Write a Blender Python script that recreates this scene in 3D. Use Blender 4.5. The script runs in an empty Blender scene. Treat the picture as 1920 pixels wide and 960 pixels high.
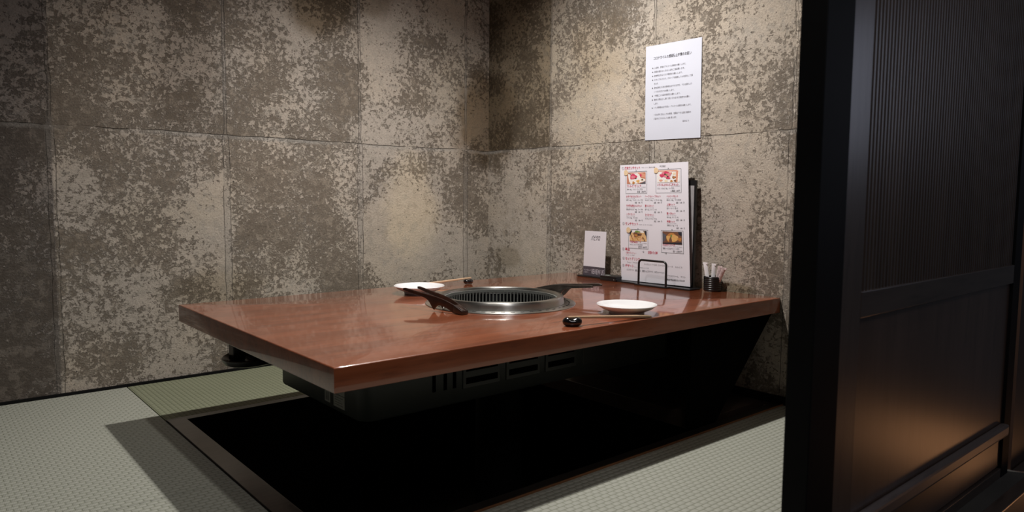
import bpy, bmesh, math, random
from mathutils import Vector, Matrix, noise
random.seed(7)
PI = math.pi
SC = bpy.context.scene
COL = SC.collection

# ------------------------------------------------------------------ camera, exposure, light
cam_d = bpy.data.cameras.new('camera')
cam = bpy.data.objects.new('camera', cam_d); COL.objects.link(cam)
_F = Vector((0.6459, 0.7591, -0.0813)).normalized()
_R = Vector((0.762, -0.6475, 0.0086)); _R = (_R - _F * _R.dot(_F)).normalized()
_U = _R.cross(_F)
_m = Matrix((_R, _U, -_F)).transposed().to_4x4(); _m.translation = Vector((-2.2295, -2.808, 0.6869))
cam.matrix_world = _m
cam_d.sensor_width = 36; cam_d.lens = 1334.5 * 36 / 1920
cam_d.clip_start = 0.02; cam_d.clip_end = 50
cam_d.dof.use_dof = True; cam_d.dof.focus_distance = 2.35; cam_d.dof.aperture_fstop = 4.5
SC.camera = cam

SC.view_settings.view_transform = 'Standard'
SC.view_settings.look = 'None'
SC.view_settings.gamma = 1.0
SC.view_settings.use_curve_mapping = False
SC.view_settings.exposure = 0.0

w = bpy.data.worlds.new('world'); SC.world = w; w.use_nodes = True
w.node_tree.nodes['Background'].inputs[0].default_value = (0.75, 0.85, 1.0, 1)
w.node_tree.nodes['Background'].inputs[1].default_value = 0.02


def lamp(name, kind, loc, power, color, target=None, size=0.05, spot=120, blend=.5, shape=None, size_y=None):
    d = bpy.data.lights.new(name, kind)
    d.energy = power; d.color = color
    if kind == 'SPOT':
        d.spot_size = math.radians(spot); d.spot_blend = blend; d.shadow_soft_size = size
    elif kind == 'AREA':
        d.size = size
        if size_y: d.shape = 'RECTANGLE'; d.size_y = size_y
    else:
        d.shadow_soft_size = size
    o = bpy.data.objects.new(name, d); COL.objects.link(o); o.location = loc
    if target is not None:
        o.rotation_euler = (Vector(target) - Vector(loc)).to_track_quat('-Z', 'Y').to_euler()
    return o


# downlight right above the grill, a weaker one to its left, two corridor lamps
lamp('ceiling_spot', 'SPOT', (-0.735, -1.087, 2.04), 125, (1.0, 0.955, 0.90), (-0.735, -1.087, 0), .022, 138, .8)
lamp('second_ceiling_spot', 'SPOT', (-1.25, -1.10, 2.04), 20, (1.0, 0.955, 0.90), (-1.25, -1.10, 0), .022, 138, .8)
lamp('entrance_lamp', 'POINT', (-1.62, -2.52, 2.02), 8.5, (1.0, 0.90, 0.80), None, .05)
lamp('corridor_ceiling_lamp', 'AREA', (-1.75, -3.1, 1.9), 4.2, (0.97, 0.96, 1.0), (-1.1, -1.5, 0.2), .4)
lamp('corridor_floor_lamp', 'AREA', (.80, -2.74, -0.31), .34, (1.0, 0.46, 0.20), (0.1, -2.35, 0.15), .28)
lamp('corridor_cool_lamp', 'AREA', (1.0, -3.5, 1.2), 2.0, (0.75, 0.80, 1.0), (-.3, -2.4, 0.8), .6)

# ------------------------------------------------------------------ materials
MATS = {}


def new_mat(name):
    m = bpy.data.materials.new(name); m.use_nodes = True
    nt = m.node_tree; b = nt.nodes['Principled BSDF']
    MATS[name] = m
    return m, nt, b


class NT:
    """small helper for building node graphs"""
    def __init__(s, nt): s.nt = nt

    def n(s, t, **kw):
        x = s.nt.nodes.new(t)
        for k, v in kw.items(): setattr(x, k, v)
        return x

    def put(s, sock, v):
        if isinstance(v, bpy.types.NodeSocket): s.nt.links.new(v, sock)
        elif isinstance(v, (tuple, list)) and len(v) == 3 and sock.type == 'RGBA': sock.default_value = (*v, 1)
        else: sock.default_value = v

    def math(s, op, a, b=0.0, c=None, clamp=False):
        x = s.n('ShaderNodeMath', operation=op, use_clamp=clamp)
        s.put(x.inputs[0], a); s.put(x.inputs[1], b)
        if c is not None: s.put(x.inputs[2], c)
        return x.outputs[0]

    def mix(s, f, a, b):
        x = s.n('ShaderNodeMix', data_type='RGBA')
        s.put(x.inputs[0], f); s.put(x.inputs[6], a); s.put(x.inputs[7], b)
        return x.outputs[2]

    def mixm(s, f, a, b, mode='MULTIPLY'):
        x = s.n('ShaderNodeMix', data_type='RGBA', blend_type=mode)
        s.put(x.inputs[0], f); s.put(x.inputs[6], a); s.put(x.inputs[7], b)
        return x.outputs[2]

    def noise(s, vec, scale, detail=4, rough=.5, dist=0.0, color=False):
        x = s.n('ShaderNodeTexNoise')
        s.put(x.inputs['Vector'], vec); x.inputs['Scale'].default_value = scale
        x.inputs['Detail'].default_value = detail; x.inputs['Roughness'].default_value = rough
        x.inputs['Distortion'].default_value = dist
        return x.outputs['Color' if color else 'Fac']

    def step(s, v, lo, hi):
        x = s.n('ShaderNodeMapRange', interpolation_type='SMOOTHSTEP')
        s.put(x.inputs[0], v); s.put(x.inputs[1], lo); s.put(x.inputs[2], hi)
        return x.outputs[0]

    def comb(s, x_, y_, z_):
        x = s.n('ShaderNodeCombineXYZ')
        s.put(x.inputs[0], x_); s.put(x.inputs[1], y_); s.put(x.inputs[2], z_)
        return x.outputs[0]

    def coord(s):
        tc = s.n('ShaderNodeTexCoord'); sp = s.n('ShaderNodeSeparateXYZ')
        s.nt.links.new(tc.outputs['Object'], sp.inputs[0])
        return tc.outputs['Object'], sp.outputs[0], sp.outputs[1], sp.outputs[2]

    def bump(s, h, dist, strength=1.0):
        x = s.n('ShaderNodeBump'); s.put(x.inputs['Height'], h)
        x.inputs['Distance'].default_value = dist; x.inputs['Strength'].default_value = strength
        return x.outputs[0]


def plain(name, col, rough=.5, metal=0.0, spec=.5, coat=0.0, coat_r=.1, var=0.0, vscale=20, bump=0.0, bscale=200, alpha=1.0, trans=0.0):
    m, nt, b = new_mat(name); g = NT(nt)
    vec, x, y, z = g.coord()
    if var:
        f = g.noise(vec, vscale, 5, .6)
        c = g.mix(g.step(f, .3, .7), tuple(v * (1 - var) for v in col), tuple(min(1, v * (1 + var)) for v in col))
        nt.links.new(c, b.inputs['Base Color'])
    else:
        b.inputs['Base Color'].default_value = (*col, 1)
    b.inputs['Roughness'].default_value = rough; b.inputs['Metallic'].default_value = metal
    b.inputs['Specular IOR Level'].default_value = spec
    b.inputs['Coat Weight'].default_value = coat; b.inputs['Coat Roughness'].default_value = coat_r
    if bump:
        nt.links.new(g.bump(g.noise(vec, bscale, 3, .6), bump), b.inputs['Normal'])
    if alpha < 1: b.inputs['Alpha'].default_value = alpha
    if trans: b.inputs['Transmission Weight'].default_value = trans
    return m


def wall_material(name, axis, u0, pitch, ujoint_seed):
    """weathered concrete slabs: flaking two-tone skim coat, slab joints, darker and lighter patches"""
    m, nt, b = new_mat(name); g = NT(nt)
    vec, x, y, z = g.coord()
    u = x if axis == 'x' else y
    base = g.comb(u, z, ujoint_seed)
    big = g.noise(base, 1.9, 3, .55)
    wob = g.math('MULTIPLY', g.math('SUBTRACT', g.noise(base, 9, 4, .6), .5), .016)
    uw = g.math('ADD', u, wob)
    zw = g.math('ADD', z, g.math('MULTIPLY', g.math('SUBTRACT', g.noise(base, 5, 5, .65), .5), .022))
    q = g.math('DIVIDE', g.math('SUBTRACT', u, u0), pitch)
    ci = g.math('FLOOR', q)
    ri = g.math('FLOOR', g.math('DIVIDE', z, .917))
    wn = g.n('ShaderNodeTexWhiteNoise', noise_dimensions='3D')
    nt.links.new(g.comb(ci, ri, ujoint_seed + .37), wn.inputs['Vector'])
    rnd = wn.outputs['Value']
    sp = g.n('ShaderNodeSeparateColor'); nt.links.new(wn.outputs['Color'], sp.inputs[0])
    r1, r2 = sp.outputs[0], sp.outputs[1]
    pvec = g.comb(u, z, g.math('ADD', g.math('MULTIPLY', rnd, .045), ujoint_seed))
    warp = g.n('ShaderNodeVectorMath', operation='MULTIPLY_ADD')
    nt.links.new(g.noise(pvec, 14, 3, .6, color=True), warp.inputs[0])
    warp.inputs[1].default_value = (.02, .02, 0); nt.links.new(pvec, warp.inputs[2])
    wv = warp.outputs[0]
    f1 = g.noise(wv, 62, 8, .72, .2)
    f2 = g.noise(pvec, 4.2, 4, .6)
    f3 = g.noise(wv, 160, 4, .65, .2)
    dens = g.math('ADD', g.math('MULTIPLY', g.math('SUBTRACT', f2, .5), .55), g.math('MULTIPLY', g.math('SUBTRACT', r2, .5), .075))
    tot = g.math('ADD', g.math('ADD', g.math('MULTIPLY', f1, .78), g.math('MULTIPLY', f3, .22)), dens)
    # places where the skim coat is still whole
    for cu, cz, ru, rz, am in ((-.50, .52, .24, .26, .13), (-1.30, .55, .05, .25, .08), (-2.0, .25, .25, .3, -.03), (-1.1, 1.35, .35, .2, .05)) if axis == 'x' else ((-.28, .55, .22, .22, .09), (-.72, 1.08, .25, .16, .07), (-1.42, .80, .18, .3, .05), (-.75, .72, .18, .12, -.06)):
        ex = g.math('DIVIDE', g.math('SUBTRACT', u, cu), ru); ez = g.math('DIVIDE', g.math('SUBTRACT', z, cz), rz)
        dd = g.math('SQRT', g.math('ADD', g.math('MULTIPLY', ex, ex), g.math('MULTIPLY', ez, ez)))
        tot = g.math('ADD', tot, g.math('MULTIPLY', g.step(dd, 1.25, .45), am))
    flake = g.step(tot, .455, .530)           # 1 = pale skim still on
    soft = g.step(tot, .33, .68)
    hue = g.noise(pvec, 2.3, 2, .5)
    pale = g.mix(g.step(hue, .35, .65), (.475, .408, .335), (.435, .385, .335))
    pale = g.mix(g.math('MULTIPLY', g.step(g.noise(base, 1.3, 2, .5), .55, .75), .45), pale, (.45, .385, .285))
    dark = g.mix(g.step(hue, .4, .6), (.300, .250, .200), (.265, .235, .200))
    dark = g.mix(soft, (.160, .132, .104), dark)
    c = g.mix(flake, dark, pale)
    # older, half-covered patches between the two coats
    f4 = g.noise(g.comb(u, z, ujoint_seed + 3), 26, 7, .72, .3)
    mid = g.mix(g.step(f2, .4, .6), (.33, .280, .225), (.36, .325, .28))
    c = g.mix(g.math('MULTIPLY', g.step(f4, .50, .58), .62), c, mid)
    # fine grain and scattered pits
    gr = g.noise(base, 160, 3, .6)
    c = g.mixm(1.0, c, g.mix(g.step(gr, .25, .75), (.84, .84, .84), (1.1, 1.1, 1.1)))
    pit = g.step(g.noise(g.comb(u, z, ujoint_seed), 95, 3, .5), .66, .70)
    c = g.mix(pit, c, (.13, .115, .10))
    # slab tone
    tone = g.math('MULTIPLY_ADD', rnd, .26, .84)
    tc = g.n('ShaderNodeCombineXYZ')
    for i in range(3): nt.links.new(tone, tc.inputs[i])
    c = g.mixm(1.0, c, tc.outputs[0])

    def tone_patch(cu, cz, ru, rz, amt, colr, sc=6.0):  # ragged patch multiplied into the wall colour
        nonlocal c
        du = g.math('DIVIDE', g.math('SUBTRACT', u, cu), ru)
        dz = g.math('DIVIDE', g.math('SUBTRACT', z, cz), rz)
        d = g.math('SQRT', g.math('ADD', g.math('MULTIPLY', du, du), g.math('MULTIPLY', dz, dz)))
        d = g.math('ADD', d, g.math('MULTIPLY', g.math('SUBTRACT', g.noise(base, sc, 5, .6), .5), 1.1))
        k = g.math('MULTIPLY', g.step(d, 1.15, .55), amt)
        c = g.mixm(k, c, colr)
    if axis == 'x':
        tone_patch(-.90, 1.52, .17, .19, .95, (.42, .37, .30))
        tone_patch(-.66, 1.54, .12, .10, .7, (.5, .45, .38))
        tone_patch(-1.42, 1.15, .13, .28, .45, (.5, .45, .40))
        tone_patch(-.05, 1.06, .17, .28, 1.0, (.40, .34, .27))
        tone_patch(-1.33, .33, .20, .08, .5, (.6, .56, .45))
        tone_patch(-.45, .62, .16, .28, .9, (1.25, 1.22, 1.12), 4)  # brighter wall centre, a pool of light put into the colour
        tone_patch(-2.15, 1.1, .30, .9, .6, (.62, .62, .66), 3)
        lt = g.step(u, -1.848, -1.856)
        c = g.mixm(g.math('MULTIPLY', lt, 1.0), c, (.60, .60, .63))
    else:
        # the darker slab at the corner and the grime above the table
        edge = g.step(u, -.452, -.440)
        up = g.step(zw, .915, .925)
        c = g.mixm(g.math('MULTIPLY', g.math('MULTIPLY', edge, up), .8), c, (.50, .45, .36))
        tone_patch(-.06, 1.08, .18, .26, .8, (.45, .39, .31))
        tone_patch(-.10, 1.50, .22, .20, .6, (.55, .50, .42))
        tone_patch(-.75, 1.30, .20, .18, .35, (.72, .62, .45))
        tone_patch(-1.36, .37, .16, .025, .8, (.5, .48, .36), 9)
        tone_patch(-.16, .40, .10, .06, .5, (.5, .46, .36), 9)
    # joints
    dq = g.math('ABSOLUTE', g.math('SUBTRACT', g.math('FRACT', g.math('ADD', g.math('DIVIDE', g.math('SUBTRACT', uw, u0), pitch), .5)), .5))
    dist = g.math('MULTIPLY', dq, pitch)
    bandw = g.math('MULTIPLY_ADD', g.step(z, .93, .90), .007, .005)
    band = g.math('SUBTRACT', 1.0, g.step(dist, bandw, g.math('ADD', bandw, .004)))
    bcol = g.mix(g.noise(base, 22, 4, .6), (.19, .178, .165), (.36, .335, .31))
    c = g.mix(g.math('MULTIPLY', band, g.math('MULTIPLY_ADD', g.noise(base, 2.6, 2, .5), 1.6, -.65, clamp=True)), c, bcol)
    crk_v = g.math('SUBTRACT', 1.0, g.step(g.math('ABSOLUTE', g.math('SUBTRACT', dist, bandw)), .0004, .0015))
    zd = g.math('ABSOLUTE', g.math('SUBTRACT', zw, .917))
    below = g.math('MULTIPLY', g.step(zw, .921, .915), g.step(zw, .898, .910))
    c = g.mix(g.math('MULTIPLY', below, g.math('MULTIPLY_ADD', g.noise(base, 3.6, 2, .5), 2.0, -.75, clamp=True)), c, g.mix(g.noise(base, 18, 4, .6), (.27, .26, .245), (.47, .45, .42)))
    crk_h = g.math('SUBTRACT', 1.0, g.step(zd, .0007, .0024))
    patchy = g.step(g.noise(base, 7, 3, .6), .36, .50)
    crk = g.math('MAXIMUM', g.math('MULTIPLY', crk_h, g.math('MULTIPLY_ADD', patchy, .75, .1)), g.math('MULTIPLY', crk_v, g.math('MULTIPLY_ADD', patchy, .6, .05)))
    c = g.mix(g.math('MULTIPLY', crk, .8), c, (.07, .06, .05))
    nt.links.new(c, b.inputs['Base Color'])
    b.inputs['Roughness'].default_value = .82
    b.inputs['Specular IOR Level'].default_value = .25
    h = g.math('ADD', g.math('MULTIPLY', flake, .5), g.math('MULTIPLY', gr, .25))
    h = g.math('ADD', h, g.math('MULTIPLY', f3, .7))
    h = g.math('SUBTRACT', h, g.math('MULTIPLY', crk, 2.0))
    h = g.math('ADD', h, g.math('MULTIPLY', g.noise(base, 6, 3, .5), 3.0))
    nt.links.new(g.bump(h, .0030, 1.0), b.inputs['Normal'])
    return m


def tatami_material(name, along_x, c0, c1):
    m, nt, b = new_mat(name); g = NT(nt)
    vec, x, y, z = g.coord()
    a, d = (x, y) if along_x else (y, x)
    PA, PD = .0115, .0150
    row = g.math('FLOOR', g.math('DIVIDE', d, PD))
    odd = g.math('MULTIPLY', g.math('MODULO', g.math('ABSOLUTE', row), 2.0), .5)
    fa = g.math('FRACT', g.math('ADD', g.math('DIVIDE', a, PA * 2), odd))
    fd = g.math('FRACT', g.math('DIVIDE', d, PD))
    ha = g.math('SINE', g.math('MULTIPLY', fa, PI))
    hd = g.math('SINE', g.math('MULTIPLY', fd, PI))
    h = g.math('MULTIPLY', g.math('POWER', ha, .55), g.math('POWER', hd, .7))
    reed = g.math('SINE', g.math('MULTIPLY', a, 2 * PI / .0031))
    nz = g.noise(vec, 90, 3, .6)
    cc = g.mix(g.noise(vec, 2.5, 3, .5), c0, c1)
    cc = g.mixm(1.0, cc, g.mix(g.step(h, .0, .55), (.66, .68, .60), (1.06, 1.06, 1.05)))
    cc = g.mixm(1.0, cc, g.mix(nz, (.88, .88, .88), (1.1, 1.1, 1.08)))
    nt.links.new(cc, b.inputs['Base Color'])
    b.inputs['Roughness'].default_value = .62
    b.inputs['Specular IOR Level'].default_value = .35
    hh = g.math('ADD', g.math('MULTIPLY', h, 1.0), g.math('MULTIPLY', reed, .05))
    nt.links.new(g.bump(hh, .0022, .9), b.inputs['Normal'])
    return m


def wood_material(name, c0, c1, c2, axis='x', rough=.35, coat=.5, coat_r=.12, scale=1.0, bump=.0002):
    m, nt, b = new_mat(name); g = NT(nt)
    vec, x, y, z = g.coord()
    s = {'x': (.10, 1, 1), 'y': (1, .10, 1), 'z': (1, 1, .10)}[axis]
    v = g.comb(g.math('MULTIPLY', x, s[0]), g.math('MULTIPLY', y, s[1]), g.math('MULTIPLY', z, s[2]))
    n1 = g.noise(v, 20 * scale, 6, .65, .2)
    n2 = g.noise(v, 120 * scale, 4, .6)
    n3 = g.noise(vec, 2.5, 2, .5)
    c = g.mix(g.step(n1, .32, .68), c0, c1)
    c = g.mix(g.math('MULTIPLY', g.step(n2, .52, .72), .55), c, c2)
    c = g.mixm(.6, c, g.mix(n3, (.85, .82, .80), (1.12, 1.12, 1.1)))
    nt.links.new(c, b.inputs['Base Color'])
    b.inputs['Roughness'].default_value = rough
    b.inputs['Coat Weight'].default_value = coat; b.inputs['Coat Roughness'].default_value = coat_r
    b.inputs['Coat IOR'].default_value = 1.52
    if bump: nt.links.new(g.bump(n2, bump), b.inputs['Normal'])
    return m


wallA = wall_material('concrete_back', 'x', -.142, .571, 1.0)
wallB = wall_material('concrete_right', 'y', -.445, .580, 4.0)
TAT1 = tatami_material('tatami_pale', True, (.36, .368, .325), (.40, .405, .36))
TAT2 = tatami_material('tatami_green', False, (.20, .215, .145), (.24, .25, .175))
TABLE = wood_material('lacquered_red_wood', (.210, .054, .020), (.335, .093, .038), (.11, .027, .012), 'x', .30, 1.0, .055)
DARKW = wood_material('dark_stained_wood', (.060, .044, .038), (.085, .064, .056), (.034, .024, .022), 'z', .38, .35, .25)
DOORP = wood_material('dark_door_panel', (.075, .045, .034), (.105, .066, .052), (.045, .026, .019), 'z', .34, .5, .28, .6)
DARKX = wood_material('dark_stained_board', (.060, .043, .036), (.085, .062, .052), (.034, .024, .020), 'x', .30, .4, .2)
KICKW = wood_material('lighter_kick_rail', (.105, .085, .083), (.15, .125, .122), (.06, .047, .045), 'x', .42, .25, .3)  # kick rail wood, lighter than the rest of the door
PITW = wood_material('pit_board', (.012, .010, .009), (.018, .014, .012), (.008, .006, .006), 'x', .35, .4, .2)
BLACKW = plain('black_paint', (.006, .006, .0065), .6, spec=.12, var=.2, vscale=8)
EDGEW = wood_material('lit_edge_wood', (.20, .085, .035), (.26, .12, .05), (.14, .05, .02), 'x', .5, 0, .2)  # lit edge of the near frame board, its light put into the colour
REDDK = wood_material('dark_red_wall_board', (.034, .016, .011), (.050, .025, .017), (.018, .009, .007), 'z', .45, .2, .3)
PLASTER = plain('dark_plaster', (.05, .047, .042), .9, var=.2, vscale=4, bump=.001)
CEIL = plain('ceiling_paint', (.045, .042, .038), .9, var=.15, vscale=3)
CORR = plain('corridor_stone', (.07, .06, .05), .45, var=.3, vscale=5)
STEEL = None


def steel_material(name, col, rough, aniso=True):
    m, nt, b = new_mat(name); g = NT(nt)
    vec, x, y, z = g.coord()
    n = g.noise(g.comb(x, y, g.math('MULTIPLY', z, 30)), 40, 4, .7)
    c = g.mix(n, tuple(v * .85 for v in col), col)
    nt.links.new(c, b.inputs['Base Color'])
    b.inputs['Metallic'].default_value = 1.0
    r = g.math('MULTIPLY_ADD', n, .06, rough - .03)
    nt.links.new(r, b.inputs['Roughness'])
    b.inputs['Anisotropic'].default_value = .8; b.inputs['Anisotropic Rotation'].default_value = .25
    tg = g.n('ShaderNodeTangent', direction_type='RADIAL', axis='Z')
    nt.links.new(tg.outputs[0], b.inputs['Tangent'])
    return m


STEEL = steel_material('brushed_steel', (.62, .61, .58), .33)
STEEL_D = plain('dull_steel', (.30, .31, .29), .38, metal=.35, var=.1, vscale=60)
STEEL_B = steel_material('sooty_steel', (.05, .05, .055), .42)
BODY = plain('grey_green_enamel', (.028, .034, .031), .42, var=.12, vscale=6)
BODY_D = plain('vent_black', (.0025, .0025, .0025), .9, spec=.02)
BLACKP = plain('black_plastic', (.010, .010, .011), .30, var=.15, vscale=30)
BLACKM = plain('black_wire', (.008, .008, .009), .32, spec=.6, var=.1, vscale=60)
LACQ = plain('black_lacquer', (.010, .009, .010), .16, spec=.6, coat=.6, coat_r=.06, var=.2, vscale=50)
BROWNT = plain('brown_tong_coating', (.040, .022, .017), .30, spec=.55, coat=.25, coat_r=.2, var=.25, vscale=40, bump=.0001)
GREYT = plain('grey_brown_tong_coating', (.070, .058, .050), .32, metal=.3, spec=.55, var=.25, vscale=40, bump=.0001)
CERAM = plain('white_porcelain', (.88, .87, .89), .12, spec=.6, coat=.5, coat_r=.05, var=.012, vscale=10)
CHOP = wood_material('pale_bamboo', (.60, .40, .25), (.70, .50, .33), (.50, .31, .18), 'x', .5, .1, .3, 3)
PAPER = plain('white_paper', (.585, .605, .695), .75, spec=.2, var=.015, vscale=8)
PAPER2 = plain('menu_paper', (.72, .70, .765), .42, spec=.35, var=.015, vscale=8)
CARDW = plain('card_white', (.72, .70, .76), .5, var=.015, vscale=8)
BANDC = plain('card_band_purple_grey', (.075, .062, .078), .5, var=.05, vscale=8)
INK = plain('black_ink', (.045, .04, .05), .7)
INKG = plain('grey_ink', (.16, .15, .17), .7)
INKR = plain('red_ink', (.50, .045, .09), .7)
INKP = plain('pale_band_ink', (.60, .56, .62), .7)
FRAMEG = plain('grey_frame_ink', (.20, .20, .215), .7)
STAMP = plain('tan_stamp_ink', (.70, .52, .33), .7, var=.1, vscale=200)
STICK = plain('grey_sticker', (.30, .31, .28), .6, var=.1, vscale=40)
STICKW = plain('white_sachet_paper', (.78, .75, .78), .55, var=.04, vscale=60)
STICKP = plain('pink_print_sachet_paper', (.62, .50, .50), .5, var=.25, vscale=160)
CLEARF = plain('grey_sleeve', (.30, .29, .30), .25, var=.1, vscale=20)


# ------------------------------------------------------------------ object helpers
def obj(name, bm, mat, parent=None, smooth=None, loc=None):
    me = bpy.data.meshes.new(name)
    bmesh.ops.recalc_face_normals(bm, faces=bm.faces[:])
    bm.to_mesh(me); bm.free()
    mats = mat if isinstance(mat, (list, tuple)) else [mat]
    for q in mats: me.materials.append(q)
    if smooth is not None:
        for p in me.polygons: p.use_smooth = True
        me.set_sharp_from_angle(angle=math.radians(smooth))
    o = bpy.data.objects.new(name, me); COL.objects.link(o)
    if parent: o.parent = parent
    if loc: o.location = loc
    return o


def thing(name, label, cat, loc=(0, 0, 0), rotz=0.0, group=None):
    o = bpy.data.objects.new(name, None); COL.objects.link(o)
    o.empty_display_size = .02
    o.location = loc; o.rotation_euler = (0, 0, rotz)
    o['label'] = label; o['category'] = cat
    if group: o['group'] = group
    return o


def tag(o, label, cat, group=None):
    o['label'] = label; o['category'] = cat
    if group: o['group'] = group
    return o


def struct(o):
    o['kind'] = 'structure'; return o


def bx(bm, x0, x1, y0, y1, z0, z1, bev=0.0, mat=0):
    """box with optional bevel"""
    r = bmesh.ops.create_cube(bm, size=1.0)
    vs = r['verts']
    for v in vs:
        v.co = Vector((x0 + (v.co.x + .5) * (x1 - x0), y0 + (v.co.y + .5) * (y1 - y0), z0 + (v.co.z + .5) * (z1 - z0)))
    fs = list({f for v in vs for f in v.link_faces})
    for f in fs: f.material_index = mat
    if bev:
        es = list({e for v in vs for e in v.link_edges})
        r2 = bmesh.ops.bevel(bm, geom=es, offset=bev, segments=2, affect='EDGES', profile=.6)
        for f in r2['faces']: f.material_index = mat
    return vs


def box_bm(*a, **k):
    bm = bmesh.new(); bx(bm, *a, **k); return bm


def lathe(bm, prof, c=(0, 0), n=64, closed=False):
    """revolve [(r, z), ...] about a vertical axis through c"""
    rings = []
    for r, z in prof:
        if r < 1e-6:
            rings.append([bm.verts.new((c[0], c[1], z))])
        else:
            rings.append([bm.verts.new((c[0] + r * math.cos(2 * PI * i / n), c[1] + r * math.sin(2 * PI * i / n), z)) for i in range(n)])
    prs = list(zip(rings, rings[1:]))
    if closed: prs.append((rings[-1], rings[0]))
    for a, b in prs:
        for i in range(n):
            j = (i + 1) % n
            if len(a) == 1 and len(b) == 1: continue
            if len(a) == 1: bm.faces.new((a[0], b[i], b[j]))
            elif len(b) == 1: bm.faces.new((a[i], a[j], b[0]))
            else: bm.faces.new((a[i], a[j], b[j], b[i]))


def tube(bm, pts, r, n=10, closed=False, cap=True):
    pts = [Vector(p) for p in pts]
    rs = r if isinstance(r, (list, tuple)) else [r] * len(pts)
    rings = []; prev = None
    N = len(pts)
    for i, p in enumerate(pts):
        if closed: t = pts[(i + 1) % N] - pts[(i - 1) % N]
        else: t = pts[min(i + 1, N - 1)] - pts[max(i - 1, 0)]
        t.normalize()
        if prev is None:
            ref = Vector((0, 0, 1)) if abs(t.z) < .9 else Vector((1, 0, 0))
            a = t.cross(ref).normalized()
        else:
            a = (prev - t * prev.dot(t)).normalized()
        prev = a; b2 = t.cross(a)
        rings.append([bm.verts.new(p + (a * math.cos(2 * PI * k / n) + b2 * math.sin(2 * PI * k / n)) * rs[i]) for k in range(n)])
    prs = list(zip(rings, rings[1:]))
    if closed: prs.append((rings[-1], rings[0]))
    for A, B in prs:
        for k in range(n):
            bm.faces.new((A[k], A[(k + 1) % n], B[(k + 1) % n], B[k]))
    if cap and not closed:
        bm.faces.new(rings[0][::-1]); bm.faces.new(rings[-1])


def solid_prism(bm, poly, f0, f1):
    """extrude polygon between two mappings f0(p), f1(p) -> Vector"""
    a = [bm.verts.new(f0(p)) for p in poly]; b = [bm.verts.new(f1(p)) for p in poly]
    n = len(poly)
    bm.faces.new(a[::-1]); bm.faces.new(b)
    for i in range(n):
        bm.faces.new((a[i], a[(i + 1) % n], b[(i + 1) % n], b[i]))


class Sheet:
    """a sheet in space: maps (s, t) in 0..1 (s right, t down) to a point; d lifts off the face"""
    def __init__(s, TL, TR, BR, BL, bow=0.0):
        s.c = [Vector(q) for q in (TL, TR, BR, BL)]; s.bow = bow
        s.W = (s.c[1] - s.c[0]).length; s.H = (s.c[3] - s.c[0]).length
        s.N = (s.c[3] - s.c[0]).cross(s.c[1] - s.c[0]).normalized()
        if s.N.x > 0: s.N = -s.N                      # faces the room

    def p(s, u, v, d=0.0):
        a = s.c[0].lerp(s.c[1], u); b = s.c[3].lerp(s.c[2], u)
        return a.lerp(b, v) + s.N * (d + s.bow * math.sin(PI * v) * (1 - .4 * u))

    def body(s, bm, th, nu=6, nv=14):
        F = [[bm.verts.new(s.p(i / nu, j / nv, 0)) for i in range(nu + 1)] for j in range(nv + 1)]
        B = [[bm.verts.new(s.p(i / nu, j / nv, -th)) for i in range(nu + 1)] for j in range(nv + 1)]
        for j in range(nv):
            for i in range(nu):
                bm.faces.new((F[j][i], F[j + 1][i], F[j + 1][i + 1], F[j][i + 1]))
                bm.faces.new((B[j][i], B[j][i + 1], B[j + 1][i + 1], B[j + 1][i]))
        for j in range(nv):
            bm.faces.new((F[j][0], B[j][0], B[j + 1][0], F[j + 1][0]))
            bm.faces.new((F[j][nu], F[j + 1][nu], B[j + 1][nu], B[j][nu]))
        for i in range(nu):
            bm.faces.new((F[0][i], F[0][i + 1], B[0][i + 1], B[0][i]))
            bm.faces.new((F[nv][i], B[nv][i], B[nv][i + 1], F[nv][i + 1]))

    def rect(s, bm, u0, v0, u1, v1, d=.0004, mat=0, nv=3, skew=0):
        rows = []
        for j in range(nv + 1):
            v = v0 + (v1 - v0) * j / nv
            rows.append((bm.verts.new(s.p(u0 + skew * v, v, d)), bm.verts.new(s.p(u1 + skew * v, v, d))))
        for a, b in zip(rows, rows[1:]):
            f = bm.faces.new((a[0], b[0], b[1], a[1])); f.material_index = mat

    def poly(s, bm, pts, d=.0004, mat=0):
        f = bm.faces.new([bm.verts.new(s.p(u, v, d)) for u, v in pts]); f.material_index = mat

    def blob(s, bm, u, v, ru, rv, d, mat, seed=0, n=14, amp=.18, rot=0):
        pts = []
        for k in range(n):
            a = 2 * PI * k / n
            q = 1 + amp * math.sin(a * 3 + seed) + amp * .5 * math.sin(a * 5 + seed * 2.3)
            x_, y_ = ru * q * math.cos(a), rv * q * math.sin(a)
            pts.append((u + x_ * math.cos(rot) - y_ * math.sin(rot), v + x_ * math.sin(rot) + y_ * math.cos(rot)))
        s.poly(bm, pts, d, mat)


def text_polys(body, bold=0.0):
    c = bpy.data.curves.new('lettering', 'FONT'); c.body = body; c.size = 1.0; c.resolution_u = 2
    c.offset = bold
    o = bpy.data.objects.new('lettering', c); COL.objects.link(o)
    bpy.context.view_layer.update()
    dg = bpy.context.evaluated_depsgraph_get()
    m = bpy.data.meshes.new_from_object(o.evaluated_get(dg))
    vs = [tuple(v.co[:2]) for v in m.vertices]; fs = [tuple(p.vertices) for p in m.polygons]
    bpy.data.objects.remove(o); bpy.data.curves.remove(c); bpy.data.meshes.remove(m)
    return vs, fs


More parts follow.
